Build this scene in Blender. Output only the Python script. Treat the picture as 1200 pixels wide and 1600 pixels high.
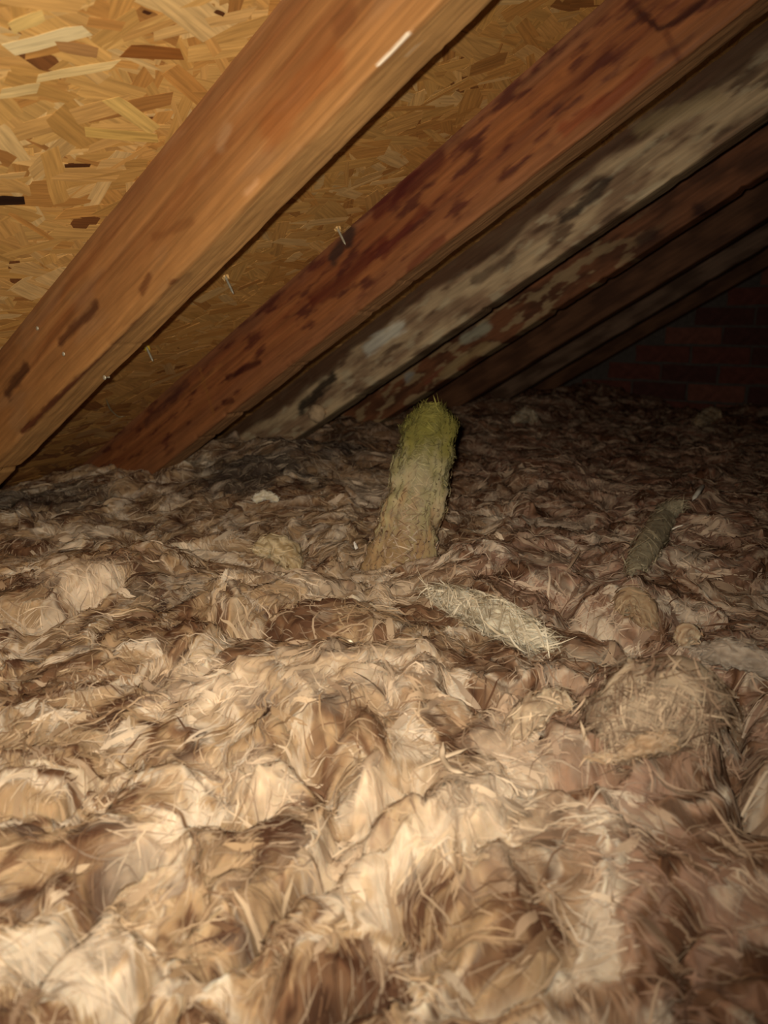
import bpy, math, random
import numpy as np
from mathutils import Matrix, Vector

# ------------------------------------------------------------------ clear
for o in list(bpy.data.objects):
    bpy.data.objects.remove(o)
SC = bpy.context.scene
COL = SC.collection
random.seed(7)
RNG = np.random.default_rng(7)

# ------------------------------------------------------------------ camera
# world: x along the eaves (receding to the gable wall), y down the slope to the eaves, z up
CAM_Z = 0.65
PITCH, ROLL, YAW = math.radians(14.145), math.radians(0.113), math.radians(34.216)
FPX = 1200.0
FWD = np.array([math.cos(YAW)*math.cos(PITCH), math.sin(YAW)*math.cos(PITCH), -math.sin(PITCH)])
RGT = np.cross(FWD, [0, 0, 1]); RGT /= np.linalg.norm(RGT)
UPV = np.cross(RGT, FWD)
RGT, UPV = math.cos(ROLL)*RGT + math.sin(ROLL)*UPV, -math.sin(ROLL)*RGT + math.cos(ROLL)*UPV
CAMP = np.array([0, 0, CAM_Z])
cd = bpy.data.cameras.new('camera')
cam = bpy.data.objects.new('camera', cd); COL.objects.link(cam)
cam.matrix_world = Matrix(((RGT[0], UPV[0], -FWD[0], 0), (RGT[1], UPV[1], -FWD[1], 0),
                           (RGT[2], UPV[2], -FWD[2], CAM_Z), (0, 0, 0, 1)))
cd.sensor_fit = 'VERTICAL'; cd.sensor_height = 36.0; cd.sensor_width = 27.0
cd.lens = 36.0*FPX/1600.0
cd.clip_start = 0.01
cd.dof.use_dof = True; cd.dof.focus_distance = 0.95; cd.dof.aperture_fstop = 5.5
SC.camera = cam

# ------------------------------------------------------------------ world, torch, exposure
W = bpy.data.worlds.new('loft_dark'); SC.world = W; W.use_nodes = True
W.node_tree.nodes['Background'].inputs[0].default_value = (0.9, 0.75, 0.6, 1)
W.node_tree.nodes['Background'].inputs[1].default_value = 0.0015
# the phone's torch beside the lens, the only light in the loft
ld = bpy.data.lights.new('phone_torch', 'SPOT')
ld.energy = 33.0; ld.color = (1.0, 0.905, 0.775); ld.shadow_soft_size = 0.005
ld.spot_size = math.radians(122); ld.spot_blend = 1.0
torch = bpy.data.objects.new('phone_torch', ld); COL.objects.link(torch)
tp = CAMP - 0.020*RGT + 0.016*UPV
aim = FWD - 0.20*RGT + 0.12*UPV
torch.location = tp
torch.rotation_euler = Vector(aim).to_track_quat('-Z', 'Y').to_euler()
SC.view_settings.view_transform = 'Standard'
SC.view_settings.look = 'None'
SC.view_settings.gamma = 1.0
SC.view_settings.use_curve_mapping = False
SC.view_settings.exposure = 0.0

# ------------------------------------------------------------------ roof geometry
RP = math.radians(31.32)                       # roof pitch
RH = 0.5085                                    # camera to deck, square to the slope
RD = 0.1167                                    # rafter depth
RW = 0.0523                                    # rafter thickness
DN = np.array([0, math.cos(RP), -math.sin(RP)])    # down the slope
NO = np.array([0, math.sin(RP), math.cos(RP)])     # out of the roof
RX = [0.5966, 1.0103, 1.4076, 1.7680, 2.2092, 2.6100, 3.0100]
WALL_X = 3.32

def ray(px, py):
    return (px-600)/FPX*RGT + (800-py)/FPX*UPV + FWD
def on_x(px, py, x):
    r = ray(px, py); return CAMP + r*x/r[0]
def on_roof(px, py, hh=RH):
    r = ray(px, py); return CAMP + r*hh/(r@NO)
def on_z(px, py, z):
    r = ray(px, py); return CAMP + r*(z-CAM_Z)/r[2]
def to_px(P):
    v = np.asarray(P) - CAMP; d = v@FWD
    return 600 + FPX*(v@RGT)/d, 800 - FPX*(v@UPV)/d, d
def roof_z(y):
    return CAM_Z + (RH - math.sin(RP)*y)/math.cos(RP)

# ------------------------------------------------------------------ noise
_perm = {}
def perlin(x, y, seed=0):
    if seed not in _perm:
        r = np.random.default_rng(1000+seed)
        p = r.permutation(256); a = r.random(256)*2*np.pi
        _perm[seed] = (np.concatenate([p, p]), np.cos(a), np.sin(a))
    p, gx, gy = _perm[seed]
    x = np.asarray(x, float); y = np.asarray(y, float)
    xi = np.floor(x).astype(np.int64); yi = np.floor(y).astype(np.int64)
    xf = x-xi; yf = y-yi; xi &= 255; yi &= 255
    u = xf*xf*xf*(xf*(xf*6-15)+10); v = yf*yf*yf*(yf*(yf*6-15)+10)
    def g(ix, iy, dx, dy):
        h = p[p[ix & 255]+(iy & 255)]
        return gx[h]*dx + gy[h]*dy
    a = g(xi, yi, xf, yf); b = g(xi+1, yi, xf-1, yf)
    c = g(xi, yi+1, xf, yf-1); d = g(xi+1, yi+1, xf-1, yf-1)
    return 1.5*((a+(b-a)*u) + ((c+(d-c)*u) - (a+(b-a)*u))*v)
def fbm(x, y, oct=4, seed=0, gain=0.5):
    s = 0; a = 1.0; f = 1.0
    for k in range(oct):
        s = s + a*perlin(x*f+k*17.3, y*f-k*9.1, seed+k); a *= gain; f *= 2.03
    return s
def ridged(x, y, oct=3, seed=0):
    s = 0; a = 1.0; f = 1.0; t = 0
    for k in range(oct):
        s = s + a*(1-np.abs(perlin(x*f+k*5.7, y*f+k*3.3, seed+k))*1.6); t += a; a *= 0.5; f *= 2.1
    return s/t
def sstep(a, b, x):
    t = np.clip((x-a)/(b-a), 0, 1); return t*t*(3-2*t)
def seg_dist(x, y, pts):
    """distance to a polyline, and the parameter 0..1 along it"""
    best = np.full(np.shape(x), 1e9); par = np.zeros(np.shape(x))
    n = len(pts)-1
    for k in range(n):
        ax, ay = pts[k][:2]; bx, by = pts[k+1][:2]
        dx, dy = bx-ax, by-ay; L = dx*dx+dy*dy+1e-12
        t = np.clip(((x-ax)*dx+(y-ay)*dy)/L, 0, 1)
        d = np.hypot(x-ax-t*dx, y-ay-t*dy)
        m = d < best; best = np.where(m, d, best); par = np.where(m, (k+t)/n, par)
    return best, par
def lin(h):
    """sRGB hex to linear"""
    c = np.array([int(h[i:i+2], 16)/255 for i in (0, 2, 4)])
    return np.where(c <= 0.04045, c/12.92, ((c+0.055)/1.055)**2.4)
def mixc(a, b, t):
    return a + (b-a)*np.asarray(t)[..., None]

# ------------------------------------------------------------------ mesh helpers
def link(o, parent=None):
    COL.objects.link(o)
    if parent is not None: o.parent = parent
    return o
def mesh_np(name, V, Fq, mat, cols=None, smooth=True, parent=None, uv=None):
    me = bpy.data.meshes.new(name)
    V = np.asarray(V, np.float32)
    if isinstance(Fq, np.ndarray):
        k = Fq.shape[1]; nf = len(Fq)
        me.vertices.add(len(V)); me.vertices.foreach_set('co', V.ravel())
        me.loops.add(nf*k); me.loops.foreach_set('vertex_index', Fq.ravel().astype(np.int32))
        me.polygons.add(nf)
        me.polygons.foreach_set('loop_start', np.arange(0, nf*k, k, dtype=np.int32))
        me.update(calc_edges=True)
    else:
        me.from_pydata(V.tolist(), [], Fq)
    if smooth:
        me.polygons.foreach_set('use_smooth', np.ones(len(me.polygons), bool))
    if cols is not None:
        at = me.color_attributes.new('Col', 'FLOAT_COLOR', 'POINT')
        c4 = np.ones((len(V), 4), np.float32); c4[:, :3] = np.clip(cols, 0, 1)
        at.data.foreach_set('color', c4.ravel())
    if uv is not None:
        at = me.attributes.new('suv', 'FLOAT_VECTOR', 'POINT')
        at.data.foreach_set('vector', np.asarray(uv, np.float32).ravel())
    if mat: me.materials.append(mat)
    me.update()
    return link(bpy.data.objects.new(name, me), parent)
def tag(o, label, cat, group=None, kind=None):
    o['label'] = label; o['category'] = cat
    if group: o['group'] = group
    if kind: o['kind'] = kind
    return o
def grid_faces(nu, nv, closed=False):
    """nu rows of nv points"""
    i = np.arange(nu-1)[:, None]; j = np.arange(nv if closed else nv-1)[None, :]
    j2 = (j+1) % nv
    a = i*nv+j; b = i*nv+j2; c = (i+1)*nv+j2; d = (i+1)*nv+j
    return np.stack([a, b, c, d], -1).reshape(-1, 4)

# ------------------------------------------------------------------ materials
def new_mat(name):
    m = bpy.data.materials.new(name); m.use_nodes = True
    nt = m.node_tree; b = nt.nodes['Principled BSDF']
    return m, nt, b
def N(nt, t, **k):
    n = nt.nodes.new(t)
    for a, v in k.items(): setattr(n, a, v)
    return n
def attr_mat(name, scale=(8, 120, 120), lo=0.72, hi=1.25, rough=0.8, bump=0.15, detail=5, use_uv=False,
             spec=0.25, sheen=0.0, dist=0.002, sss=0.0):
    m, nt, b = new_mat(name)
    at = N(nt, 'ShaderNodeAttribute', attribute_name='Col')
    if use_uv:
        src = N(nt, 'ShaderNodeAttribute', attribute_name='suv').outputs['Vector']
    else:
        src = N(nt, 'ShaderNodeTexCoord').outputs['Object']
    mp = N(nt, 'ShaderNodeMapping'); mp.inputs['Scale'].default_value = scale
    nt.links.new(src, mp.inputs['Vector'])
    no = N(nt, 'ShaderNodeTexNoise'); no.inputs['Scale'].default_value = 1.0
    no.inputs['Detail'].default_value = detail; no.inputs['Distortion'].default_value = 0.6
    nt.links.new(mp.outputs[0], no.inputs['Vector'])
    mr = N(nt, 'ShaderNodeMapRange')
    mr.inputs['From Min'].default_value = 0.3; mr.inputs['From Max'].default_value = 0.7
    mr.inputs['To Min'].default_value = lo; mr.inputs['To Max'].default_value = hi
    nt.links.new(no.outputs['Fac'], mr.inputs['Value'])
    mx = N(nt, 'ShaderNodeVectorMath', operation='SCALE')
    nt.links.new(at.outputs['Color'], mx.inputs[0]); nt.links.new(mr.outputs[0], mx.inputs['Scale'])
    nt.links.new(mx.outputs[0], b.inputs['Base Color'])
    b.inputs['Roughness'].default_value = rough
    b.inputs['Specular IOR Level'].default_value = spec
    if sss:
        b.inputs['Subsurface Weight'].default_value = sss
        b.inputs['Subsurface Radius'].default_value = (1.0, .7, .5)
        b.inputs['Subsurface Scale'].default_value = 0.012
    if sheen:
        b.inputs['Sheen Weight'].default_value = sheen
        b.inputs['Sheen Roughness'].default_value = 0.6
    bp = N(nt, 'ShaderNodeBump'); bp.inputs['Strength'].default_value = bump
    bp.inputs['Distance'].default_value = dist
    nt.links.new(no.outputs['Fac'], bp.inputs['Height']); nt.links.new(bp.outputs[0], b.inputs['Normal'])
    return m
def plain_mat(name, col, rough=0.7, metal=0.0, spec=0.3, nscale=60, lo=0.75, hi=1.2):
    m, nt, b = new_mat(name)
    tc = N(nt, 'ShaderNodeTexCoord')
    no = N(nt, 'ShaderNodeTexNoise'); no.inputs['Scale'].default_value = nscale; no.inputs['Detail'].default_value = 4
    nt.links.new(tc.outputs['Object'], no.inputs['Vector'])
    mr = N(nt, 'ShaderNodeMapRange'); mr.inputs['To Min'].default_value = lo; mr.inputs['To Max'].default_value = hi
    mr.inputs['From Min'].default_value = 0.3; mr.inputs['From Max'].default_value = 0.7
    nt.links.new(no.outputs['Fac'], mr.inputs['Value'])
    sc = N(nt, 'ShaderNodeVectorMath', operation='SCALE'); sc.inputs[0].default_value = tuple(col)
    nt.links.new(mr.outputs[0], sc.inputs['Scale']); nt.links.new(sc.outputs[0], b.inputs['Base Color'])
    b.inputs['Roughness'].default_value = rough; b.inputs['Metallic'].default_value = metal
    b.inputs['Specular IOR Level'].default_value = spec
    return m

M_WOOD = attr_mat('rafter_timber', (7, 140, 140), 0.78, 1.2, 0.7, 0.25)
M_STRAND = attr_mat('wood_strand_grain', (18, 260, 1), 0.72, 1.22, 0.6, 0.2, use_uv=True, spec=0.3, dist=0.0006)
M_CORE = plain_mat('board_core', lin('b08448'), 0.8)
M_WOOL = attr_mat('glass_wool', (60, 60, 60), 0.8, 1.18, 1.0, 0.35, detail=6, spec=0.05, dist=0.004, sss=0.6)
M_FIBRE = attr_mat('glass_wool_fibre', (40, 40, 40), 0.85, 1.15, 0.9, 0.0, spec=0.15)
M_BRICK = [plain_mat('brick_a', lin('6d3d30'), 0.95, nscale=40), plain_mat('brick_b', lin('57342c'), 0.95, nscale=40),
           plain_mat('brick_c', lin('7d4c3c'), 0.95, nscale=40)]
M_MORTAR = plain_mat('mortar', lin('5a5048'), 1.0, nscale=90)
M_NAIL = plain_mat('galvanised_nail', lin('b0a890'), 0.45, 0.4, 0.5, nscale=200)
M_SPLINT = plain_mat('pale_splinter', lin('e0b878'), 0.8, nscale=200)
M_YELLOW = plain_mat('yellow_splinter', lin('b89a30'), 0.8, nscale=200)
M_CHIP = plain_mat('white_chip', lin('fff6e4'), 0.8, nscale=150)
M_PLASTER = plain_mat('ceiling_board', lin('8a8070'), 0.95)

# ------------------------------------------------------------------ roof deck
deck_rot = Matrix(((0, 1, 0), (DN[1], 0, -NO[1]), (DN[2], 0, -NO[2])))   # local X down slope, Y world x, Z into the room
def roof_frame(x):
    m = deck_rot.to_4x4(); p = CAMP + RH*NO; m.translation = Vector((x, p[1], p[2])); return m
U0, U1 = -1.35, 1.75        # extent of the deck along the slope
X0, X1 = -0.55, WALL_X
v = []
for z in (-0.018, 0.0):
    v += [(U0, X0, z), (U1, X0, z), (U1, X1, z), (U0, X1, z)]
deck = mesh_np('ceiling', v, [(0, 1, 2, 3), (7, 6, 5, 4), (0, 4, 5, 1), (1, 5, 6, 2), (2, 6, 7, 3), (3, 7, 4, 0)], M_CORE, smooth=False)
deck.matrix_world = roof_frame(0)
tag(deck, 'golden oriented strand board roof deck sloping down to the eaves behind the rafters', 'roof deck', kind='structure')

PAL = [lin(c) for c in ('d0a05c', 'cc9a56', 'd8ac6a', 'c6954f', 'cfa05a', 'c4904c', 'dcb678', 'be8846', 'ca9a54', 'd2a45e')]
def strand(u, x, ang, L, wd, z, col):
    """one flat wood flake: ragged eight-sided outline with a thin edge"""
    hl, hw = L/2, wd/2
    r = lambda s: (random.random()-0.5)*s
    pts = [(-hl+r(.4*hl), -hw*(.9+r(.3))), (-hl*.45, -hw+r(.3*hw)), (hl*.4, -hw+r(.3*hw)), (hl+r(.4*hl), -hw*(.9+r(.3))),
           (hl+r(.5*hl), hw*(.85+r(.4))), (hl*.45, hw+r(.3*hw)), (-hl*.4, hw+r(.3*hw)), (-hl+r(.5*hl), hw*(.85+r(.4)))]
    ca, sa = math.cos(ang), math.sin(ang)
    tilt, tilt2 = r(0.006), r(0.02)
    top = [(u+a*ca-b*sa, x+a*sa+b*ca, z+a*tilt+b*tilt2) for a, b in pts]
    V = top + [(p[0], p[1], -0.0006) for p in top]
    k = 8
    Fs = [tuple(range(k-1, -1, -1))][:0]
    Fs = [tuple(range(k))] + [(i, i+k, (i+1) % k+k, (i+1) % k) for i in range(k)]
    o = random.random()*50
    uv = [(a+o, b+o, 0) for a, b in pts]*2
    c = col*(0.76+0.18*random.random())
    return V, Fs, uv, [c]*16

SV, SF, SU, SCOL = [], [], [], []
single = []
def lay(u, x, ang, L, wd, z, col, force=False):
    V, Fs, uv, cc = strand(u, x, ang, L, wd, z, col)
    wp = deck.matrix_world @ Vector((u, x, z))
    a, b, d = to_px(wp)
    vis = d > 0 and 0 < a < 1000 and 0 < b < 700 and all(not (rx-0.02 < x < rx+RW+0.01) for rx in RX) and x < 1.0
    if force or (vis and z > 0.00080 and L*wd > 0.0006 and len(single) < 285):
        single.append((V, Fs, uv, cc)); return
    base = len(SV); SV.extend(V); SU.extend(uv); SCOL.extend(cc)
    SF.extend([tuple(i+base for i in f) for f in Fs])
nlay = 13500
for k in range(nlay):
    u = random.uniform(-1.0, 1.65); x = random.uniform(-0.4, 1.08)
    L = min(max(random.gauss(0.066, 0.026), 0.02), 0.14); wd = min(max(random.gauss(0.016, 0.007), 0.005), 0.04)
    if random.random() < .12: wd = random.uniform(.026, .045); L *= .9
    ang = math.pi/2 + random.gauss(0, 0.62)
    col = random.choice(PAL)
    rr = random.random()
    if rr < 0.05: col = lin('a8753c')
    elif rr < 0.06: col = lin('7a4c26')
    z = 0.0002 + 0.0008*k/nlay
    # the bay by the eaves is mixed browner towards its lower end
    if x > 0.62: col = mixc(col, lin('b47c3c'), 0.3)
    if x > 0.62 and u > 0.85: col = mixc(col, lin('7e5030'), min(1, (u-0.85)*2.0)*random.random())
    lay(u, x, ang, L, wd, z, col)
for k in range(4200):
    u = random.uniform(-1.2, 1.65); x = random.uniform(1.05, X1-.03)
    L = random.uniform(.04, .11); wd = random.uniform(.01, .03)
    lay(u, x, math.pi/2+random.gauss(0, .5), L, wd, 0.0003+random.random()*.0014, mixc(random.choice(PAL), lin('8a5a2c'), .5))
# flakes that can be picked out in the photograph: dark bark flake, knot flake, pale flakes
MW_I = deck.matrix_world.inverted()
def flake_px(p0, p1, wd, col, z):
    a = MW_I @ Vector(on_roof(*p0)); b = MW_I @ Vector(on_roof(*p1))
    c = (a+b)/2; d = b-a
    lay(c.x, c.y, math.atan2(d.y, d.x), d.length, wd, z, lin(col), True)
for p0, p1, wd, col in [((-14, 312), (40, 312), .013, '2a150a'), ((195, 78), (282, 84), .014, '8a5524'), ((100, 258), (138, 257), .005, '4a280f'),
                        ((20, 75), (135, 45), .015, 'e8cf98'), ((60, 120), (180, 100), .010, 'e2c283'), ((0, 145), (60, 135), .012, 'e0bf80'),
                        ((170, 150), (240, 200), .016, 'dcb568'), ((140, 205), (250, 215), .014, 'd9b060'), ((10, 45), (70, 20), .012, 'dfba70'),
                        ((335, 15), (350, 22), .004, '5a3418'), ((222, 16), (234, 20), .003, '4a2812'), ((140, 33), (190, 40), .010, 'b27f42'),
                        ((90, 70), (150, 80), .011, 'b98850')]:
    flake_px(p0, p1, wd, col, 0.0013)
sl = mesh_np('strand_layer', SV, SF, M_STRAND, np.array(SCOL), smooth=False, parent=deck, uv=SU)
sl['kind'] = 'stuff'
for V, Fs, uv, cc in single:
    mesh_np('wood_strand', V, Fs, M_STRAND, np.array(cc), smooth=False, parent=deck, uv=uv)

# ------------------------------------------------------------------ rafters
def raf_uz(i, px, py):
    """pixel on the near side face of rafter i -> local (u, z)"""
    p = on_x(px, py, RX[i]); z = float(RH-(p-CAMP)@NO)
    if z <= RD: return float((p-CAMP-RH*NO)@DN), z
    p = on_roof(px, py, RH-RD)                       # on the underside: unroll round the arris
    return float((p-CAMP-RH*NO)@DN), RD + min(max(float(p[0]-RX[i]), 0), RW)
def stain(c, u, z, i, pxs, rad, col, amt=1.0, rough=0.45, seed=50):
    pts = [raf_uz(i, *p) for p in pxs]
    d, t = seg_dist(u, z, pts)
    n = fbm(u*30, z*110, 3, seed)
    e = d/rad + rough*n
    return mixc(c, lin(col), amt*sstep(1.35, 0.35, e))

def rafter_color(i, u, z, s):
    """s: 0 near side, 1 underside.  Stains, dirt and face tones of each timber."""
    g = fbm(u*2.5, z*38+s*3, 4, 20+i*7)            # long grain
    m = fbm(u*9, z*30, 4, 24+i*7)                  # mottling
    fg = fbm(u*14, z*260, 3, 28+i*7)
    zr = z/RD; zu = z + s*RW
    if i == 0:
        c = mixc(lin('a06e3e')*np.ones(u.shape+(3,)), lin('86522a'), sstep(-.5, .7, g))
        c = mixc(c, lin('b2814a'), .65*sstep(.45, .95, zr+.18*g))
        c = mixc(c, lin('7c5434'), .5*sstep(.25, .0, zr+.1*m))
        c = mixc(c, lin('9a7a58'), .25*sstep(.2, .8, m))
        for pxs, r, col, a in [([(292, 430), (230, 490), (165, 556), (95, 620), (35, 675)], .0062, '4e200e', .9),
                               ([(150, 478), (120, 508), (95, 535)], .007, '4a2210', .8), ([(232, 430), (222, 455)], .006, '5c2e14', .7),
                               ([(40, 575), (12, 615)], .009, '3e1c0e', .8), ([(295, 435), (270, 440)], .007, '5a2a12', .7),
                               ([(300, 470), (330, 440)], .003, '6a3416', .5),
                               ([(638, 54), (592, 102)], .0026, 'ecdcc0', .95), ([(655, 68), (634, 88)], .0018, 'd8c0a0', .8),
                               ([(400, 285), (385, 300)], .005, 'd0a070', .6), ([(355, 200), (345, 230)], .007, 'b08c64', .45),
                               ([(430, 320), (380, 350)], .006, '704018', .5), ([(528, 40), (545, 25)], .010, '6e3c1c', .5),
                               ([(420, 205), (520, 95)], .016, '94501f', .5), ([(300, 345), (240, 370)], .005, '6e3c1a', .4)]:
            c = stain(c, u, zu, i, pxs, r, col, a, seed=51)
        if True:
            # split, dark red edge towards the top
            e = sstep(.60, .74, s + .1*perlin(u*30, s*4, 58))
            lim = sstep(.16, .06, u)
            c = mixc(c, lin('4a1a0e'), .92*e*lim)
            c = mixc(c, lin('bc9058'), .6*sstep(.05, .2, s)*(1-e*lim))  # underside painted lighter to offset the torch's grazing angle
    elif i == 1:
        c = mixc(lin('905830')*np.ones(u.shape+(3,)), lin('7a4424'), sstep(-.5, .6, g))
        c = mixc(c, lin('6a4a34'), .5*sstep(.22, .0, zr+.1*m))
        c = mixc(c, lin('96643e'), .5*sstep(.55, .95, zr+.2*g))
        blot = sstep(.05, .75, fbm(u*16, z*70, 4, 77) + .15*sstep(.75, .3, zr) - .35*sstep(-.35, -.6, u) - .2*sstep(.55, .9, u))
        c = mixc(c, lin('4c2016'), .85*blot*sstep(.98, .8, zr))
        for pxs, r, col, a in [([(690, 245), (640, 290), (590, 330)], .013, '4a140c', .75), ([(600, 380), (540, 440), (490, 470)], .011, '52180c', .7),
                               ([(660, 330), (600, 400)], .008, '5a1e10', .6),
                               ([(690, 375), (640, 420)], .008, '58200f', .6), ([(545, 380), (548, 360), (520, 405)], .010, '30221c', .85),
                               ([(405, 565), (355, 590)], .006, '3c140a', .85), ([(362, 625), (350, 630)], .006, '42180c', .7),
                               ([(345, 570), (300, 610)], .004, 'a06a38', .5), ([(312, 575), (330, 635), (335, 650)], .004, '8c5a2c', .7),
                               ([(230, 660), (290, 600)], .012, '4a2a20', .5),
                               ([(1000, 20), (1030, 45), (1060, 30), (1100, 0)], .004, '3a1608', .9), ([(985, 0), (1005, 30)], .006, '4a200f', .7),
                               ([(1040, 50), (1065, 100)], .005, '5a2a14', .6), ([(960, 70), (900, 130), (840, 170)], .003, '5c2a12', .6),
                               ([(880, 120), (760, 230)], .012, 'a06030', .35), ([(1010, 100), (960, 150), (880, 200)], .009, '7a3416', .6)]:
            c = stain(c, u, zu, i, pxs, r, col, a, seed=52)
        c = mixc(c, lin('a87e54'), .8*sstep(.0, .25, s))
    elif i == 2:
        c = mixc(lin('c4a880')*np.ones(u.shape+(3,)), lin('947658'), sstep(-.6, .6, m))
        c = mixc(c, lin('543a28'), .8*sstep(.1, .8, fbm(u*11, z*45, 4, 81)))
        c = mixc(c, lin('c2b08c'), .6*sstep(.2, .7, fbm(u*20, z*50, 4, 84)))
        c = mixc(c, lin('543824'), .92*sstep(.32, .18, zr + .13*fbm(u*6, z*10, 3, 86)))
        for pxs, r, col, a in [([(625, 510), (575, 545)], .016, 'd8d4c0', .7), ([(640, 570), (520, 645)], .008, 'd0b484', .8),
                               ([(945, 285), (900, 330), (880, 340)], .012, '2c1c16', .85), ([(520, 590), (470, 640)], .014, '1e140e', .9),
                               ([(1120, 150), (1000, 200)], .015, 'b8a070', .4), ([(800, 400), (740, 440)], .010, '3e2a1e', .6)]:
            c = stain(c, u, zu, i, pxs, r, col, a, seed=53)
        c = mixc(c, lin('6a5238'), .6*sstep(.1, .4, s))
    elif i == 3:
        c = mixc(lin('805032')*np.ones(u.shape+(3,)), lin('5c3822'), sstep(-.5, .5, m))
        pl = sstep(.05, .35, fbm(u*14, z*40, 4, 91))*sstep(.25, .5, u)*sstep(.2, .4, zr)
        c = mixc(c, lin('a88c64'), .8*pl)
        for pxs, r, col, a in [([(760, 512), (725, 530)], .016, 'a8a288', .8), ([(760, 540), (690, 585)], .012, 'a88a5c', .75),
                               ([(642, 585), (636, 590)], .011, '9a968a', .8), ([(690, 575), (665, 600)], .006, '8a4a34', .6),
                               ([(1020, 365), (1000, 375)], .014, '30140c', .7), ([(1090, 325), (1100, 335)], .012, '30120c', .7)]:
            c = stain(c, u, zu, i, pxs, r, col, a, seed=54)
    elif i == 5:
        c = mixc(lin('7a5e48')*np.ones(u.shape+(3,)), lin('553c2a'), sstep(-.5, .5, m))
    else:
        c = mixc(lin('704a30')*np.ones(u.shape+(3,)), lin('543420'), sstep(-.5, .5, m))
    c = c*((.86 if i == 0 else .96)*(1+.10*fg))[..., None]
    return c

RLAB = ['honey-brown rafter nearest the lens, crossing the upper left, split along its lower edge',
        'reddish-brown rafter with dark red blotches, second from the lens',
        'grey whitewashed rafter with pale mould patches, third from the lens',
        'dark brown rafter with plaster splashes low down, just below the grey one',
        'plain dark brown rafter between the plaster-splashed one and the dusty grey-edged one',
        'dusty grey-edged rafter almost lost in the dark, second from the brick wall',
        'last rafter in the dark, right against the brick wall']
rafters = []
for i, x in enumerate(RX):
    fine = i < 4
    nu = 760 if i < 2 else (520 if fine else 160)
    ns, nb, nf = (46, 20, 6) if fine else (14, 6, 3)
    us = np.linspace(-1.25, 1.62, nu)
    prof = [(0.0, z) for z in np.linspace(-0.004, RD-.004, ns)]
    prof += [(0.004-.004*math.cos(a), RD-.004+.004*math.sin(a)) for a in (.4, .8, 1.2)]
    prof += [(y, RD) for y in np.linspace(.004, RW-.004, nb)]
    prof += [(RW-.004+.004*math.sin(a), RD-.004+.004*math.cos(a)) for a in (.4, .8, 1.2)]
    prof += [(RW, z) for z in np.linspace(RD-.004, -0.004, nf)]
    prof = np.array(prof)
    Ug, Yg = np.meshgrid(us, prof[:, 0], indexing='ij'); _, Zg = np.meshgrid(us, prof[:, 1], indexing='ij')
    side = np.clip(Yg/RW, 0, 1)
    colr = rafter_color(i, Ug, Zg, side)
    # sawn surface: slow wander of the arris, grain ridges, small chips along the lower edges
    wan = .0016*fbm(Ug*3.1, Zg*0+i*3.7, 3, 60+i)
    rough = .00045*fbm(Ug*10, Zg*220+Yg*220, 3, 63+i) + .0005*fbm(Ug*26, Zg*40+Yg*90, 3, 66+i)
    low = sstep(RD-.014, RD, Zg)
    chip = np.clip(fbm(Ug*22, Zg*0+i, 3, 69+i)-.42, 0, 1)*.010*low
    Yd = Yg - (1-side)*rough + side*rough*.3 + np.where(side < .5, 1, -1)*chip*.7
    Zd = Zg + wan*sstep(.0, RD, Zg) + (rough - chip)*low
    if i == 0:      # a long sliver has split away from the far lower edge
        k = sstep(.58, .8, side)*sstep(.16, .04, Ug)
        Zd = Zd - k*(.010+.006*perlin(Ug*9, Ug*0, 70))
    V = np.stack([Ug, Yd, Zd], -1).reshape(-1, 3)
    Fq = grid_faces(nu, len(prof))
    Fq = Fq[:, ::-1]
    o = mesh_np('roof_rafter', V, Fq, M_WOOD, colr.reshape(-1, 3))
    o.matrix_world = roof_frame(x)
    tag(o, RLAB[i], 'rafter', 'sloping roof rafters')
    rafters.append(o)

# ------------------------------------------------------------------ far brick gable wall
BL, BH, BJ = 0.215, 0.065, 0.010
wy0, wy1, wz0 = -1.5, 1.72, 0.05
wv, wf = [], []
def wall_poly(xx):
    return [(xx, wy0, wz0), (xx, wy1, wz0), (xx, wy1, max(wz0+.01, roof_z(wy1)+.02)), (xx, wy0, roof_z(wy0)+.02)]
wv = wall_poly(WALL_X+.008) + wall_poly(WALL_X+.12)
wall = mesh_np('wall_far', wv, [(3, 2, 1, 0), (4, 5, 6, 7), (0, 1, 5, 4), (1, 2, 6, 5), (2, 3, 7, 6), (3, 0, 4, 7)], M_MORTAR, smooth=False)
tag(wall, 'dark brick gable wall closing the far end of the loft', 'brick wall', kind='structure')
bmesh_var = []
for k in range(6):
    r = np.random.default_rng(200+k)
    nx, nz = 7, 4
    vs = []; fs = []
    for dep in (0, 1):
        for a in range(nx):
            for b in range(nz):
                edge = 0.0025 if (a in (0, nx-1) or b in (0, nz-1)) and dep == 0 else 0
                vs.append((edge + r.normal(0, .0012) if dep == 0 else .03, (a/(nx-1)-.5)*BL + r.normal(0, .0012), (b/(nz-1)-.5)*BH + r.normal(0, .001)))
    for a in range(nx-1):
        for b in range(nz-1):
            i0 = a*nz+b; fs.append((i0, i0+1, i0+nz+1, i0+nz))
    off = nx*nz
    ring = [a*nz for a in range(nx)] + [(nx-1)*nz+b for b in range(1, nz)] + [a*nz+nz-1 for a in range(nx-2, -1, -1)] + [b for b in range(nz-2, 0, -1)]
    for q in range(len(ring)):
        a, b = ring[q], ring[(q+1) % len(ring)]; fs.append((a, b, b+off, a+off))
    me = bpy.data.meshes.new('brick'); me.from_pydata(vs, [], fs); me.materials.append(M_BRICK[k % 3]); bmesh_var.append(me)
row = 0; z = wz0 + 0.16
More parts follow.
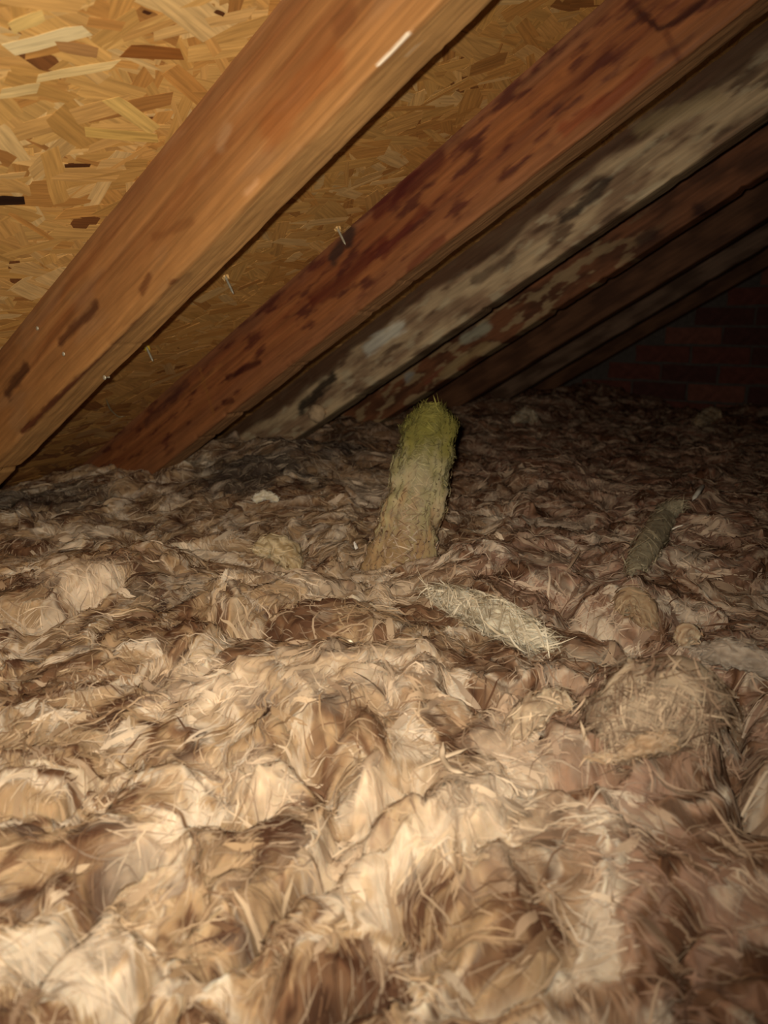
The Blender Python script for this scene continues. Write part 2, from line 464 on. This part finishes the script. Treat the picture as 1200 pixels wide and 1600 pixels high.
while z < roof_z(-0.9):
    y = wy0 + (row % 2)*(BL+BJ)/2 + .12
    while y < wy1-.1:
        if z + BH/2 < roof_z(y+BL/2) - .01:
            b = bpy.data.objects.new('brick', random.choice(bmesh_var)); link(b, wall)
            b.location = (WALL_X + random.uniform(-.004, .003), y+random.uniform(-.003, .003), z)
            b.rotation_euler = (random.uniform(-.012, .012), 0, random.uniform(-.01, .01))
        y += BL+BJ
    z += BH+BJ; row += 1

# ------------------------------------------------------------------ ceiling board below the wool (the loft floor)
fv = []
for zz in (0.0, 0.04):
    fv += [(-.55, -1.5, zz), (WALL_X, -1.5, zz), (WALL_X, 1.75, zz), (-.55, 1.75, zz)]
fl = mesh_np('floor', fv, [(3, 2, 1, 0), (4, 5, 6, 7), (0, 1, 5, 4), (1, 2, 6, 5), (2, 3, 7, 6), (3, 0, 4, 7)], M_PLASTER, smooth=False)
tag(fl, 'plain ceiling board hidden under the glass wool', 'floor', kind='structure')

# ------------------------------------------------------------------ glass wool blanket
ZW = CAM_Z - 0.335         # mean level of the wool
def wool_base(x, y):
    return ZW - .07*sstep(.80, .22, np.hypot(x, y)) + .05*sstep(.75, 1.15, y)*sstep(.86, 1.12, x)   # near hollow added to dim the foreground, heaped up against the rafter feet
def g2(px, py):
    z = ZW
    for _ in range(12):
        p = on_z(px, py, z); z = float(wool_base(p[0], p[1]))
    return p[0], p[1]
CLEFTS = [([(305, 1535), (370, 1490), (400, 1440), (470, 1400), (512, 1350)], .007, .04), ([(480, 1170), (520, 1240), (545, 1300), (600, 1260), (640, 1230)], .014, .035),
          ([(330, 985), (430, 985), (520, 1000), (620, 1000)], .016, .04), ([(0, 985), (110, 960), (200, 920)], .018, .03),
          ([(750, 1090), (830, 1080), (900, 1060)], .020, .045), ([(1130, 1060), (1150, 1180), (1170, 1260)], .020, .06),
          ([(560, 1560), (400, 1600)], .012, .03), ([(70, 1530), (120, 1455), (180, 1390), (225, 1355)], .008, .035), ([(560, 940), (640, 930), (720, 900)], .010, .0),
          ([(990, 990), (900, 960), (880, 930)], .014, .03), ([(150, 1600), (195, 1560), (235, 1525)], .007, .035), ([(0, 1255), (70, 1262), (130, 1230)], .007, .03), ([(300, 1290), (380, 1280), (420, 1270)], .008, .02), ([(620, 1340), (560, 1345), (520, 1330)], .007, .02), ([(880, 1230), (960, 1230), (1010, 1200)], .010, .025)]
MOUNDS = [((1040, 1130), .075, .055), ((1075, 1015), .03, .02), ((430, 1215), .05, .010), ((230, 1330), .05, .010), ((640, 1300), .08, .012),
          ((560, 1090), .09, .02), ((450, 930), .08, .03), ((150, 900), .09, .03), ((830, 1400), .10, .02), ((500, 720), .12, .03), ((990, 945), .05, .025),
          ((760, 900), .08, .03), ((850, 760), .15, .04), ((1050, 800), .15, .03)]
CL3 = [([g2(*p) for p in pts], r, d) for pts, r, d in CLEFTS]
MO3 = [(g2(*p), r, a) for p, r, a in MOUNDS]
def warp(x, y):
    return (x + .035*fbm(x*9, y*9, 3, 1) + .05*perlin(x*4, y*4, 3), y + .035*fbm(x*9+7, y*9-3, 3, 5) + .05*perlin(x*4+9, y*4, 8))
def wool_h(x, y):
    wx, wy = warp(x, y)
    h = wool_base(x, y) + .024*fbm(x*3.3, y*3.3, 3, 10)
    h = h + .026*(np.sqrt(fbm(wx*7.0, wy*9.5, 2, 12)**2+.012)-.35)          # puffs with creases between them
    h = h + .009*(np.sqrt(fbm(wx*20+3, wy*27, 2, 15)**2+.02)-.35)
    h = h + .0055*fbm(wx*36, wy*44, 3, 18)
    for pts, r, d in CL3:
        if d:
            ds, _ = seg_dist(x + .012*perlin(x*30, y*30, 31), y + .012*perlin(x*30+5, y*30, 33), pts)
            h = h - d*np.exp(-(ds/r)**2)
    for (mx, my), r, a in MO3:
        h = h + a*np.exp(-((x-mx)**2+(y-my)**2)/(r*r))
    rz = CAM_Z + (RH - math.sin(RP)*y)/math.cos(RP) - .012
    return np.minimum(h, rz + .006*perlin(x*30, y*30, 40))
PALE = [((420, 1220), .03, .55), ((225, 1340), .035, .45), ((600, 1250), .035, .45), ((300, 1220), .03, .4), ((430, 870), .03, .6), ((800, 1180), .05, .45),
        ((560, 1340), .05, .5), ((180, 930), .04, .45), ((620, 910), .03, .4), ((350, 1090), .05, .5), ((760, 1330), .06, .4), ((690, 1270), .05, .4), ((455, 905), .06, .5), ((540, 930), .07, .5), ((570, 880), .05, .4), ((120, 930), .06, .4), ((260, 860), .07, .3), ((620, 1060), .06, .35), ((300, 1080), .06, .35), ((480, 1080), .06, .35), ((560, 760), .06, .35)]  # pale wool; later mid-distance patches painted lighter where the torch falls short
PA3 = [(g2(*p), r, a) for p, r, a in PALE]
GREY = [((400, 735), .15, .85), ((500, 700), .15, .85), ((250, 930), .06, .5), ((60, 790), .14, .7)]
GR3 = [(g2(*p), r, a) for p, r, a in GREY]
def wool_c(x, y):
    wx, wy = warp(x, y)
    wx2, wy2 = wx + .02*fbm(wx*22, wy*22, 2, 101), wy + .02*fbm(wx*22+4, wy*22, 2, 103)
    t = fbm(wx2*14, wy2*19, 4, 105, .62)
    t2 = fbm(wx2*44, wy2*60, 3, 108)
    tan = mixc(lin('ae906c')*np.ones(x.shape+(3,)), lin('a2806a'), sstep(-.1, .35, (x*.55-y*.9)+.25*fbm(x*4, y*4, 2, 112)))
    c = mixc(tan, lin('74543c'), .95*sstep(-.08, .5, t+.55*t2))
    c = mixc(c, lin('dcc9ae'), .85*sstep(.10, .6, -t*.9+.6*t2))
    c = mixc(c, lin('472e20'), .8*sstep(.3, .7, t2*.8+.55*t))
    # swirling bundles of paler and of resin-dark fibre
    f1 = np.abs(perlin(wx2*15+3, wy2*19, 170)); f2 = np.abs(perlin(wx2*21, wy2*27+6, 173))
    gate = sstep(-.1, .4, perlin(x*11, y*11, 176))
    c = mixc(c, lin('e6d2b4'), .6*sstep(.13, .02, f1)*gate)
    c = mixc(c, lin('4a2e1e'), .55*sstep(.12, .02, f2)*(1-gate))
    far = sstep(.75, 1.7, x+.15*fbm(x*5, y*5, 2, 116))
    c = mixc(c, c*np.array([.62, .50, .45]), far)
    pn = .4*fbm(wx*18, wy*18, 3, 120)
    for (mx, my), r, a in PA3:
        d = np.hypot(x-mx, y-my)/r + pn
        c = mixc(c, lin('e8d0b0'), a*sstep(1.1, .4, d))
    for (mx, my), r, a in GR3:
        d = np.hypot(x-mx, y-my)/r + pn
        c = mixc(c, lin('463c34'), a*sstep(1.15, .5, d))
    return c
nxw, nyw = 900, 720
sx = np.linspace(0, 1, nxw); xs = -.18 + (WALL_X+.15)*(0.30*sx + 0.70*sx**2.4)
sy = np.linspace(-1, 1, nyw); ys = .42 + np.sign(sy)*(.75*np.abs(sy)+.45*np.abs(sy)**3)*1.0
xs = xs[xs < WALL_X-.002]; nxw = len(xs)
ys = ys[(ys > -.9) & (ys < 1.62)]; nyw = len(ys)
Xg, Yg = np.meshgrid(xs, ys, indexing='ij')
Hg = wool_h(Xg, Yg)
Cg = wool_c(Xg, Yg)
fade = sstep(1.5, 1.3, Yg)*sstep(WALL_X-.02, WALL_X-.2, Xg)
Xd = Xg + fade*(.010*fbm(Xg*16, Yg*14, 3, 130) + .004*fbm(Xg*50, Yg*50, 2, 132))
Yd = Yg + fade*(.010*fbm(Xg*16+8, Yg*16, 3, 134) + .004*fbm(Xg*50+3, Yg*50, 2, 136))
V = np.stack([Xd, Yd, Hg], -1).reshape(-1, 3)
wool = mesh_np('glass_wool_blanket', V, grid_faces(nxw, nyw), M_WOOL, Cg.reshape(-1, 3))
tag(wool, 'rumpled brown and tan glass wool insulation covering the whole loft floor', 'insulation', kind='stuff')

# ------------------------------------------------------------------ loose fibres of the blanket
def tubes(paths, rads, cols, sides=3, flat=1.0):
    """paths: list of (n,3) arrays -> one mesh of thin tapering tubes"""
    Vs, Fs, Cs = [], [], []; base = 0
    for P, r, c in zip(paths, rads, cols):
        n = len(P); T = np.gradient(P, axis=0); T /= np.linalg.norm(T, axis=1)[:, None]+1e-9
        A = np.cross(T, [0, 0, 1.0]); A /= np.linalg.norm(A, axis=1)[:, None]+1e-9; B = np.cross(A, T)
        tt = np.linspace(0, 1, n); rr = r*np.clip(np.minimum(tt, 1-tt)*6, .15, 1)
        an = np.arange(sides)*2*np.pi/sides
        ring = P[:, None, :] + rr[:, None, None]*(np.cos(an)[None, :, None]*A[:, None, :] + flat*np.sin(an)[None, :, None]*B[:, None, :])
        Vs.append(ring.reshape(-1, 3)); Fs.append(grid_faces(n, sides, True)+base); base += n*sides
        Cs.append(np.repeat(np.broadcast_to(c, (n, 3)), sides, 0))
    return np.concatenate(Vs), np.concatenate(Fs), np.concatenate(Cs)
def ribbons(P, Nn, width, cols):
    """P (n,k,3) centre lines, Nn (n,k,3) surface normals -> flat tapering fibre bundles as one mesh"""
    n, k, _ = P.shape
    T = np.gradient(P, axis=1); S = np.cross(T, Nn); S /= np.linalg.norm(S, axis=2, keepdims=True)+1e-9
    tt = np.linspace(0, 1, k); tap = np.clip(np.minimum(tt, 1-tt)*4, .12, 1)
    w = width[:, None, None]*tap[None, :, None]*.5
    V = np.stack([P-S*w, P+S*w], 2).reshape(-1, 3)                  # n, k, 2
    q = np.arange(k-1)*2
    f = np.stack([q, q+1, q+3, q+2], -1)[None] + (np.arange(n)*k*2)[:, None, None]
    return V, f.reshape(-1, 4), np.repeat(cols, k*2, 0)
PG = np.stack([Xd, Yd, Hg], -1)
NG = np.cross(np.gradient(PG, axis=0), np.gradient(PG, axis=1)); NG /= np.linalg.norm(NG, axis=2, keepdims=True)+1e-12
# smoothed surface, so that a fibre bridges the smallest dips
PS = PG.copy()
for _ in range(5):
    PS[1:-1, 1:-1] = .5*PS[1:-1, 1:-1] + .125*(PS[2:, 1:-1]+PS[:-2, 1:-1]+PS[1:-1, 2:]+PS[1:-1, :-2])
def samp(G, X, Y):
    fi = np.interp(X, xs, np.arange(nxw)); fj = np.interp(Y, ys, np.arange(nyw))
    i = np.clip(fi.astype(int), 0, nxw-2); j = np.clip(fj.astype(int), 0, nyw-2); a = (fi-i)[..., None]; b = (fj-j)[..., None]
    return (G[i, j]*(1-a)+G[i+1, j]*a)*(1-b) + (G[i, j+1]*(1-a)+G[i+1, j+1]*a)*b
def fuzz(n, seed, xr, yr, lr, wr, lift, k=6, power=1.6, turn=14, pale=.5):
    r = np.random.default_rng(seed)
    x = xr[0] + (xr[1]-xr[0])*r.random(n)**power; y = r.uniform(*yr, n)
    wx, wy = warp(x, y)
    a = 2.3 + 2.6*fbm(wx*6, wy*6, 3, 160) + r.normal(0, .45, n)       # combed along swirling directions
    cv = turn*fbm(x*9, y*9, 2, 166) + r.normal(0, turn*.7, n)
    L = r.uniform(*lr, n)*(.8+.5*np.clip(x, 0, 2)); X = np.zeros((n, k)); Y = np.zeros((n, k)); X[:, 0] = x; Y[:, 0] = y
    for q in range(1, k):
        a = a + cv*L/k; X[:, q] = X[:, q-1]+np.cos(a)*L/k; Y[:, q] = Y[:, q-1]+np.sin(a)*L/k
    ok = (X.min(1) > xs[0]) & (X.max(1) < WALL_X-.03) & (Y.min(1) > ys[0]) & (Y.max(1) < 1.46)
    X, Y, L = X[ok], Y[ok], L[ok]; m = len(X)
    Nn = samp(NG, X, Y); Nn /= np.linalg.norm(Nn, axis=2, keepdims=True)+1e-9
    s_ = np.linspace(0, 1, k)[None, :]
    up = .0008 + r.uniform(*lift, m)[:, None]*np.sin(np.pi*s_*r.uniform(.5, 1, m)[:, None])
    P = samp(PS, X, Y) + Nn*up[..., None]
    c = samp(Cg, X[:, k//2], Y[:, k//2])
    g = r.random(m)
    c = np.where((g < pale)[:, None], mixc(c, lin('e0c8a6'), r.random(m)*.4), mixc(c, lin('4e301e'), r.random(m)*.4))
    Nt = Nn + r.normal(0, .35, (m, 1, 3))
    return ribbons(P, Nt, r.uniform(*wr, m)*(.7+.6*np.clip(X[:, 0], 0, 2)), c)
fz = [fuzz(90000, 301, (.05, 2.7), (-.4, 1.42), (.010, .035), (.0006, .0018), (.0, .003)),
      fuzz(9000, 302, (.05, 2.2), (-.35, 1.35), (.03, .08), (.0007, .0022), (.0, .005), k=9, turn=26),
      fuzz(5500, 303, (.05, 2.7), (-.35, 1.40), (.02, .05), (.003, .008), (.0, .003), k=8)]
off = 0; VV, FF, CC = [], [], []
for a, b, c in fz:
    VV.append(a); FF.append(b+off); CC.append(c); off += len(a)
wf_ = mesh_np('loose_fibre', np.concatenate(VV), np.concatenate(FF), M_FIBRE, np.concatenate(CC), parent=wool); wf_['kind'] = 'stuff'

# ------------------------------------------------------------------ tufts and strips that stand out from the blanket
def tuft(name, pts, rads, flat, col, col2, label, cat, seed, group=None, hair=60, hl=.03, nseg=64, nr=28, amp=.25, col_end=None, axis_turn=.3, col_base=None):
    """a lump or strip of wool along a 3-D path, with fibres sticking out of it"""
    pts = np.array(pts, float); rads = np.array(rads, float)
    t = np.linspace(0, 1, nseg); tk = np.linspace(0, 1, len(pts))
    P = np.stack([np.interp(t, tk, pts[:, k]) for k in range(3)], -1)
    for _ in range(6): P[1:-1] = .5*P[1:-1]+.25*P[:-2]+.25*P[2:]
    R = np.interp(t, tk, rads)*np.sqrt(np.clip(np.minimum(t, 1-t)*9, 0.02, 1))
    T = np.gradient(P, axis=0); T /= np.linalg.norm(T, axis=1)[:, None]
    ref = P.mean(0)-CAMP; ref /= np.linalg.norm(ref)
    A = np.cross(T, ref); A /= np.linalg.norm(A, axis=1)[:, None]; B = np.cross(A, T)
    an = np.arange(nr)*2*np.pi/nr
    tg, ag = np.meshgrid(t, an, indexing='ij')
    Ls = np.linalg.norm(np.diff(pts, axis=0), axis=1).sum(); mr = rads.mean()
    f1, f2 = Ls/mr*1.1, 1.4
    nn = fbm(tg*f1+np.cos(ag)*f2, np.sin(ag)*f2+seed, 4, seed)
    nn2 = fbm(tg*f1*.6+np.cos(ag)*3, np.sin(ag)*6+seed, 3, seed+5)
    rr = R[:, None]*(1+amp*nn)
    ring = P[:, None, :] + (rr*np.cos(ag))[..., None]*A[:, None, :] + (flat*rr*np.sin(ag))[..., None]*B[:, None, :]
    c = mixc(lin(col)*np.ones(tg.shape+(3,)), lin(col2), sstep(-.35, .5, nn2))
    if col_end: c = mixc(c, lin(col_end), sstep(.35, .85, tg+.12*nn2))
    if col_base:
        c = mixc(c, lin(col_base), .9*sstep(.55, .20, tg+.3*nn2))
    root = bpy.data.objects.new(name, None); link(root); base = P[np.argmin(P[:, 2])]
    root.location = base
    body = mesh_np('body', ring.reshape(-1, 3)-base, grid_faces(nseg, nr, True), M_WOOL, c.reshape(-1, 3), parent=root)
    r = np.random.default_rng(seed); m = hair*6; k = 6
    i = r.integers(1, nseg-1, m); j = r.integers(0, nr, m)
    p = ring[i, j]; out = p-P[i]; out /= np.linalg.norm(out, axis=1, keepdims=True)+1e-9
    tg_ = T[i]*np.cos(r.normal(axis_turn, .6, m))[:, None]*r.choice([-1, 1], m)[:, None] + np.cross(T[i], out)*np.sin(r.normal(axis_turn, .7, m))[:, None]
    L = (hl*r.uniform(.4, 1.3, m))[:, None, None]; s_ = np.linspace(-.5, .5, k)[None, :, None]
    b = r.normal(0, .35, (m, 1, 3))
    PP = p[:, None] + out[:, None]*(.0015 + .10*hl*r.random((m, 1, 1))) + tg_[:, None]*L*s_ + (b*L - out[:, None]*L*L/(4*R[i]+.01)[:, None, None])*s_*s_
    cl = c[i, j]*r.uniform(.7, 1.3, (m, 1))
    if col_base: cl = mixc(cl, wool_c(p[:, 0]+r.normal(0, .05, m), p[:, 1]+r.normal(0, .05, m)), sstep(.55, .2, t[i]))
    a_, b_, c_ = ribbons(PP-base, np.repeat((out+r.normal(0, .4, (m, 3)))[:, None], k, 1), r.uniform(.0007, .0024, m), cl)
    f = mesh_np('loose_fibre', a_, b_, M_FIBRE, c_, parent=root); f['kind'] = 'stuff'
    tag(root, label, cat, group)
    return root
def wz(px, py, up=0.0):
    """point of the wool surface seen at a pixel, lifted a little"""
    z = ZW
    for _ in range(25):
        p = on_z(px, py, z); z = .5*z + .5*float(wool_h(np.array([p[0]]), np.array([p[1]]))[0])
    p = on_z(px, py, z); p[2] += up; return p
# olive lens-flare band under the dark rafters, modelled as upright wool
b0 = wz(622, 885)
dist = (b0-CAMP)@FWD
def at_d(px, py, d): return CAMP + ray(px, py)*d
tuft('flare_band', [at_d(606, 945, dist+.01), at_d(624, 880, dist+.01), at_d(638, 822, dist+.018), at_d(652, 770, dist+.03), at_d(662, 715, dist+.045), at_d(671, 672, dist+.06), at_d(678, 630, dist+.07)],
     [.050, .045, .041, .039, .038, .038, .034], .28, 'c0b290', 'a89a72', 'tall olive-yellow lens-flare band modelled as an upright tuft below the dark rafters', 'insulation tuft', 401,
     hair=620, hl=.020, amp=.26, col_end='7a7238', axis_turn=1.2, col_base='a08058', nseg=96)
tuft('wool_strip', [wz(668, 938, .012), wz(720, 972, .024), wz(780, 1003, .026), wz(862, 1026, .014)], [.007, .014, .018, .012], .55, 'dfd2b6', 'a8977a',
     'cream strip of glass wool lying on the blanket below the olive flare band', 'insulation tuft', 402, hair=130, hl=.04, amp=.35)
tuft('wool_strip', [wz(985, 905, .004), wz(1010, 868, .012), wz(1038, 822, .016), wz(1062, 800, .016)], [.010, .017, .018, .008], .6, '9a8c70', 'a89a7c',
     'dusty grey-green strip lying in the shadow on the right', 'insulation tuft', 403, hair=90, hl=.03, amp=.14)
tuft('wool_strip', [wz(1085, 1030, .006), wz(1130, 1036, .012), wz(1180, 1050, .012), wz(1240, 1075, .008)], [.008, .014, .012, .010], .5, 'b4a490', '928270',
     'pale grey strip of wool running out at the right edge', 'insulation tuft', 404, hair=30, hl=.02)
tuft('wool_tuft', [wz(395, 868, .006), wz(425, 866, .014), wz(450, 880, .014), wz(468, 898, .004)], [.010, .018, .020, .008], .5, 'cdb892', 'a08860',
     'pale wedge-shaped tuft left of the white fleck', 'insulation tuft', 405, hair=40, hl=.02)
tuft('wool_tuft', [wz(965, 962, .004), wz(985, 955, .012), wz(1005, 970, .012), wz(1018, 990, .004)], [.012, .018, .016, .008], .6, 'a89070', '86694e',
     'folded tan tuft in front of the grey-green strip', 'insulation tuft', 406, hair=30, hl=.018)
tuft('wool_tuft', [wz(800, 1160, .004), wz(830, 1135, .012), wz(865, 1115, .012), wz(895, 1112, .004)], [.008, .014, .013, .007], .6, 'c8b090', 'a58c70',
     'pale curved tuft left of the big round clump', 'insulation tuft', 407, hair=40, hl=.02)
tuft('wool_clump', [wz(965, 1180, .0), wz(1000, 1130, .008), wz(1050, 1115, .010), wz(1092, 1150, .0)], [.026, .034, .034, .022], .6, 'b09a7e', '7c634e',
     'big round clump of tan wool on the right', 'insulation tuft', 408, hair=420, hl=.035, amp=.45, nseg=90, nr=44, axis_turn=.8)
tuft('wool_roll', [wz(915, 1205, .01), wz(960, 1205, .016), wz(1010, 1195, .018), wz(1060, 1180, .014)], [.004, .007, .008, .006], .8, 'c4a888', 'a58868',
     'pale twisted roll of wool along the foot of the round clump', 'insulation tuft', 409, hair=20, hl=.015)
tuft('wool_tuft', [wz(1130, 1090, .01), wz(1140, 1130, .016), wz(1150, 1170, .012), wz(1165, 1210, .004)], [.008, .011, .010, .006], .6, 'b09a80', '8c7258',
     'narrow pale tuft in the dark hollow beside the round clump', 'insulation tuft', 410, hair=20, hl=.015)
tuft('wool_tuft', [wz(1090, 1010, .004), wz(1072, 1008, .012), wz(1060, 1020, .008)], [.008, .012, .008], .8, 'b8a284', '94785c',
     'small tan knob of wool just above the round clump', 'insulation tuft', 411, hair=12, hl=.01)
tuft('wool_tuft', [wz(395, 787, .006), wz(415, 782, .010), wz(436, 787, .006)], [.007, .010, .006], .6, 'e0d4bc', 'c8b898',
     'small whitish tuft at the edge of the grey dusty wool', 'insulation tuft', 412, hair=10, hl=.01)
tuft('wool_tuft', [wz(1085, 668, .01), wz(1108, 660, .02), wz(1124, 656, .014)], [.018, .030, .020], .7, 'd0b490', 'a88460',
     'light tuft catching the torchlight far back near the brick wall', 'insulation tuft', 413, hair=20, hl=.03)
tuft('wool_tuft', [wz(800, 665, .01), wz(822, 658, .02), wz(838, 662, .012)], [.014, .022, .014], .7, 'd8c4a4', 'a88c6c',
     'light tuft far back right of the olive flare band', 'insulation tuft', 414, hair=20, hl=.02)

# ------------------------------------------------------------------ flecks, fibres, lump
def chip(name, px, py, size, label, cat, mat=M_CHIP, seed=1, up=.006, P=None):
    r = np.random.default_rng(seed); n = 9
    a = np.arange(n)*2*np.pi/n; rr = size*(.6+.6*r.random(n))
    top = np.stack([rr*np.cos(a)*.7, rr*np.sin(a)*.4+0, rr*np.sin(a)*.9], -1)
    bot = top*1.05 + np.array([.3*size, .3*size, -.15*size])
    V = np.concatenate([top, bot, [[-.15*size, -.1*size, .05*size]]])
    Fs = [(2*n, i, (i+1) % n) for i in range(n)] + [(i, i+n, (i+1) % n+n, (i+1) % n) for i in range(n)] + [tuple(range(2*n-1, n-1, -1))]
    o = mesh_np(name, V, Fs, mat, smooth=False)
    o.location = wz(px, py, up) if P is None else P
    return tag(o, label, cat)
chip('plaster_fleck', 556, 884, .0065, 'bright white fleck lying on the wool left of the olive flare band', 'fleck', seed=3, up=.03)
def sliver(name, pxs, rad, col, label, cat, up=.012, pts=None):
    P = np.array([wz(a, b, up) for a, b in pxs]) if pts is None else np.array(pts)
    t = np.linspace(0, 1, 24); tk = np.linspace(0, 1, len(P))
    Q = np.stack([np.interp(t, tk, P[:, k]) for k in range(3)], -1)
    for _ in range(4): Q[1:-1] = .5*Q[1:-1]+.25*Q[:-2]+.25*Q[2:]
    a, b, c = tubes([Q-Q[0]], [rad], [lin(col)], 6, .6)
    o = mesh_np(name, a, b, M_FIBRE, c); o.location = Q[0]
    return tag(o, label, cat)
sliver('white_sliver', [(1047, 849), (1055, 845), (1066, 842)], .0018, 'fff4dc', 'thin white sliver beside the grey-green strip', 'fibre', .022)
sliver('white_sliver', [(1080, 800), (1090, 785), (1098, 773)], .0042, 'e8e0cc', 'pale ragged sliver at the far end of the grey-green strip', 'fibre', .02)
sliver('curled_fibre', [(520, 1016), (530, 1010), (545, 1018), (552, 1022)], .0016, 'f4e4c4', 'short bright curled fibre left of the cream strip', 'fibre', .012)
sliver('curled_fibre', [(692, 1180), (690, 1205), (705, 1225), (725, 1230)], .0026, 'd8c0a0', 'pale hooked fibre near the middle of the foreground', 'fibre', .012)
sliver('curled_fibre', [(640, 1225), (690, 1205), (730, 1190)], .0022, 'd0b898', 'long pale fibre crossing below the hooked one', 'fibre', .012)
sliver('curled_fibre', [(905, 1150), (915, 1185), (928, 1210)], .0030, 'ccb494', 'pale fibre bending down at the left foot of the round clump', 'fibre', .014)
sliver('straight_fibre', [(885, 905), (895, 890), (906, 872)], .0022, 'cdb090', 'short straight light fibre between the olive flare band and the grey-green strip', 'fibre', .012)

# pale round lump of mortar at the foot of the grey rafter
lp = on_x(495, 646, RX[2]-.012)
rr_ = np.random.default_rng(5); nu, nv = 14, 18
th, ph = np.meshgrid(np.linspace(.02, np.pi-.02, nu), np.arange(nv)*2*np.pi/nv, indexing='ij')
rad = .021*(1+.18*fbm(np.cos(ph)*1.5+th, np.sin(ph)*1.5, 3, 141))
Vl = np.stack([rad*np.cos(th)*.75, rad*np.sin(th)*np.cos(ph), rad*np.sin(th)*np.sin(ph)], -1).reshape(-1, 3)
lump = mesh_np('mortar_lump', Vl, grid_faces(nu, nv, True), plain_mat('pale_mortar', lin('c4a680'), .95, nscale=70))
lump.location = lp
tag(lump, 'round pale mortar lump stuck to the foot of the grey rafter', 'mortar')

# ------------------------------------------------------------------ nails through the deck
def nail(px, py, length, label, mat_s=M_SPLINT, tilt=(0, 0), r=.0019, depth=RH-.001, spl=True):
    p = on_roof(px, py, depth)
    root = bpy.data.objects.new('roofing_nail', None); link(root); root.location = p
    d = -NO + np.array([tilt[0], tilt[1], 0]); d /= np.linalg.norm(d)
    q = Vector(d).to_track_quat('Z', 'Y').to_matrix().to_4x4()
    root.matrix_world = Matrix.Translation(Vector(p)) @ q
    prof = [(r, -.004), (r, 0), (r*.95, length*.8), (r*.75, length*.9), (.0001, length)]
    n = 8; V = [(a*math.cos(k*2*math.pi/n), a*math.sin(k*2*math.pi/n), z) for a, z in prof for k in range(n)]
    o = mesh_np('shank', V, grid_faces(len(prof), n, True), M_NAIL, parent=root)
    if spl:
        V, Fs = [], []
        for k in range(7):
            a = k*2*math.pi/7; hgt = .004+.004*random.random(); R = .0048+.0014*random.random()
            b = len(V)
            V += [(R*math.cos(a-.4), R*math.sin(a-.4), -.001), (R*math.cos(a+.4), R*math.sin(a+.4), -.001), (r*.9*math.cos(a), r*.9*math.sin(a), -.001),
                  (.75*R*math.cos(a), .75*R*math.sin(a), hgt)]
            Fs += [(b, b+1, b+3), (b+1, b+2, b+3), (b+2, b, b+3)]
        s = mesh_np('splintered_wood', V, Fs, mat_s, smooth=False, parent=root)
    return tag(root, label, 'nail', 'nails poking through the roof deck')
nail(527, 356, .030, 'nail with a pale splintered root poking out at the edge of the reddish rafter')
nail(352, 432, .030, 'bare nail poking out of the board just below the honey-brown rafter')
nail(229, 543, .026, 'nail ringed by yellow splinters low down between the first two rafters', M_YELLOW)
nail(462, 456, .020, 'dull nail half hidden against the upper edge of the reddish rafter', spl=False, r=.0013)
nail(334, 566, .018, 'dull short nail near the foot of the reddish rafter', spl=False, r=.0013)
# nail heads in the honey-brown rafter
def nail_head(i, px, py, r, label):
    p = on_x(px, py, RX[i]-.0022)
    n = 10; prof = [(.0001, 0), (r*.8, .0002), (r, .0007), (r, .0016), (r*.4, .0018), (r*.4, .008)]
    V = [(z, a*math.cos(k*2*math.pi/n), a*math.sin(k*2*math.pi/n)) for a, z in prof for k in range(n)]
    o = mesh_np('nail_head', V, grid_faces(len(prof), n, True), M_NAIL); o.location = p
    return tag(o, label, 'nail', 'nail heads in the rafters')
nail_head(0, 57, 513, .0028, 'upper small nail head in the honey-brown rafter at the left')
nail_head(0, 98, 553, .0028, 'lower small nail head in the honey-brown rafter at the left')
nail_head(0, 162, 590, .0030, 'bright nail head at the lower edge of the honey-brown rafter')
# pale curled fibre hanging by the deck between the first rafters
pp = [on_roof(165, 622, RH-.02), on_roof(172, 640, RH-.02), on_roof(185, 652, RH-.02), on_roof(196, 650, RH-.02)]
sliver('curled_fibre', None, .0016, '9a8a68', 'dull curled fibre caught on the board at the foot of the first two rafters', 'fibre', pts=pp)
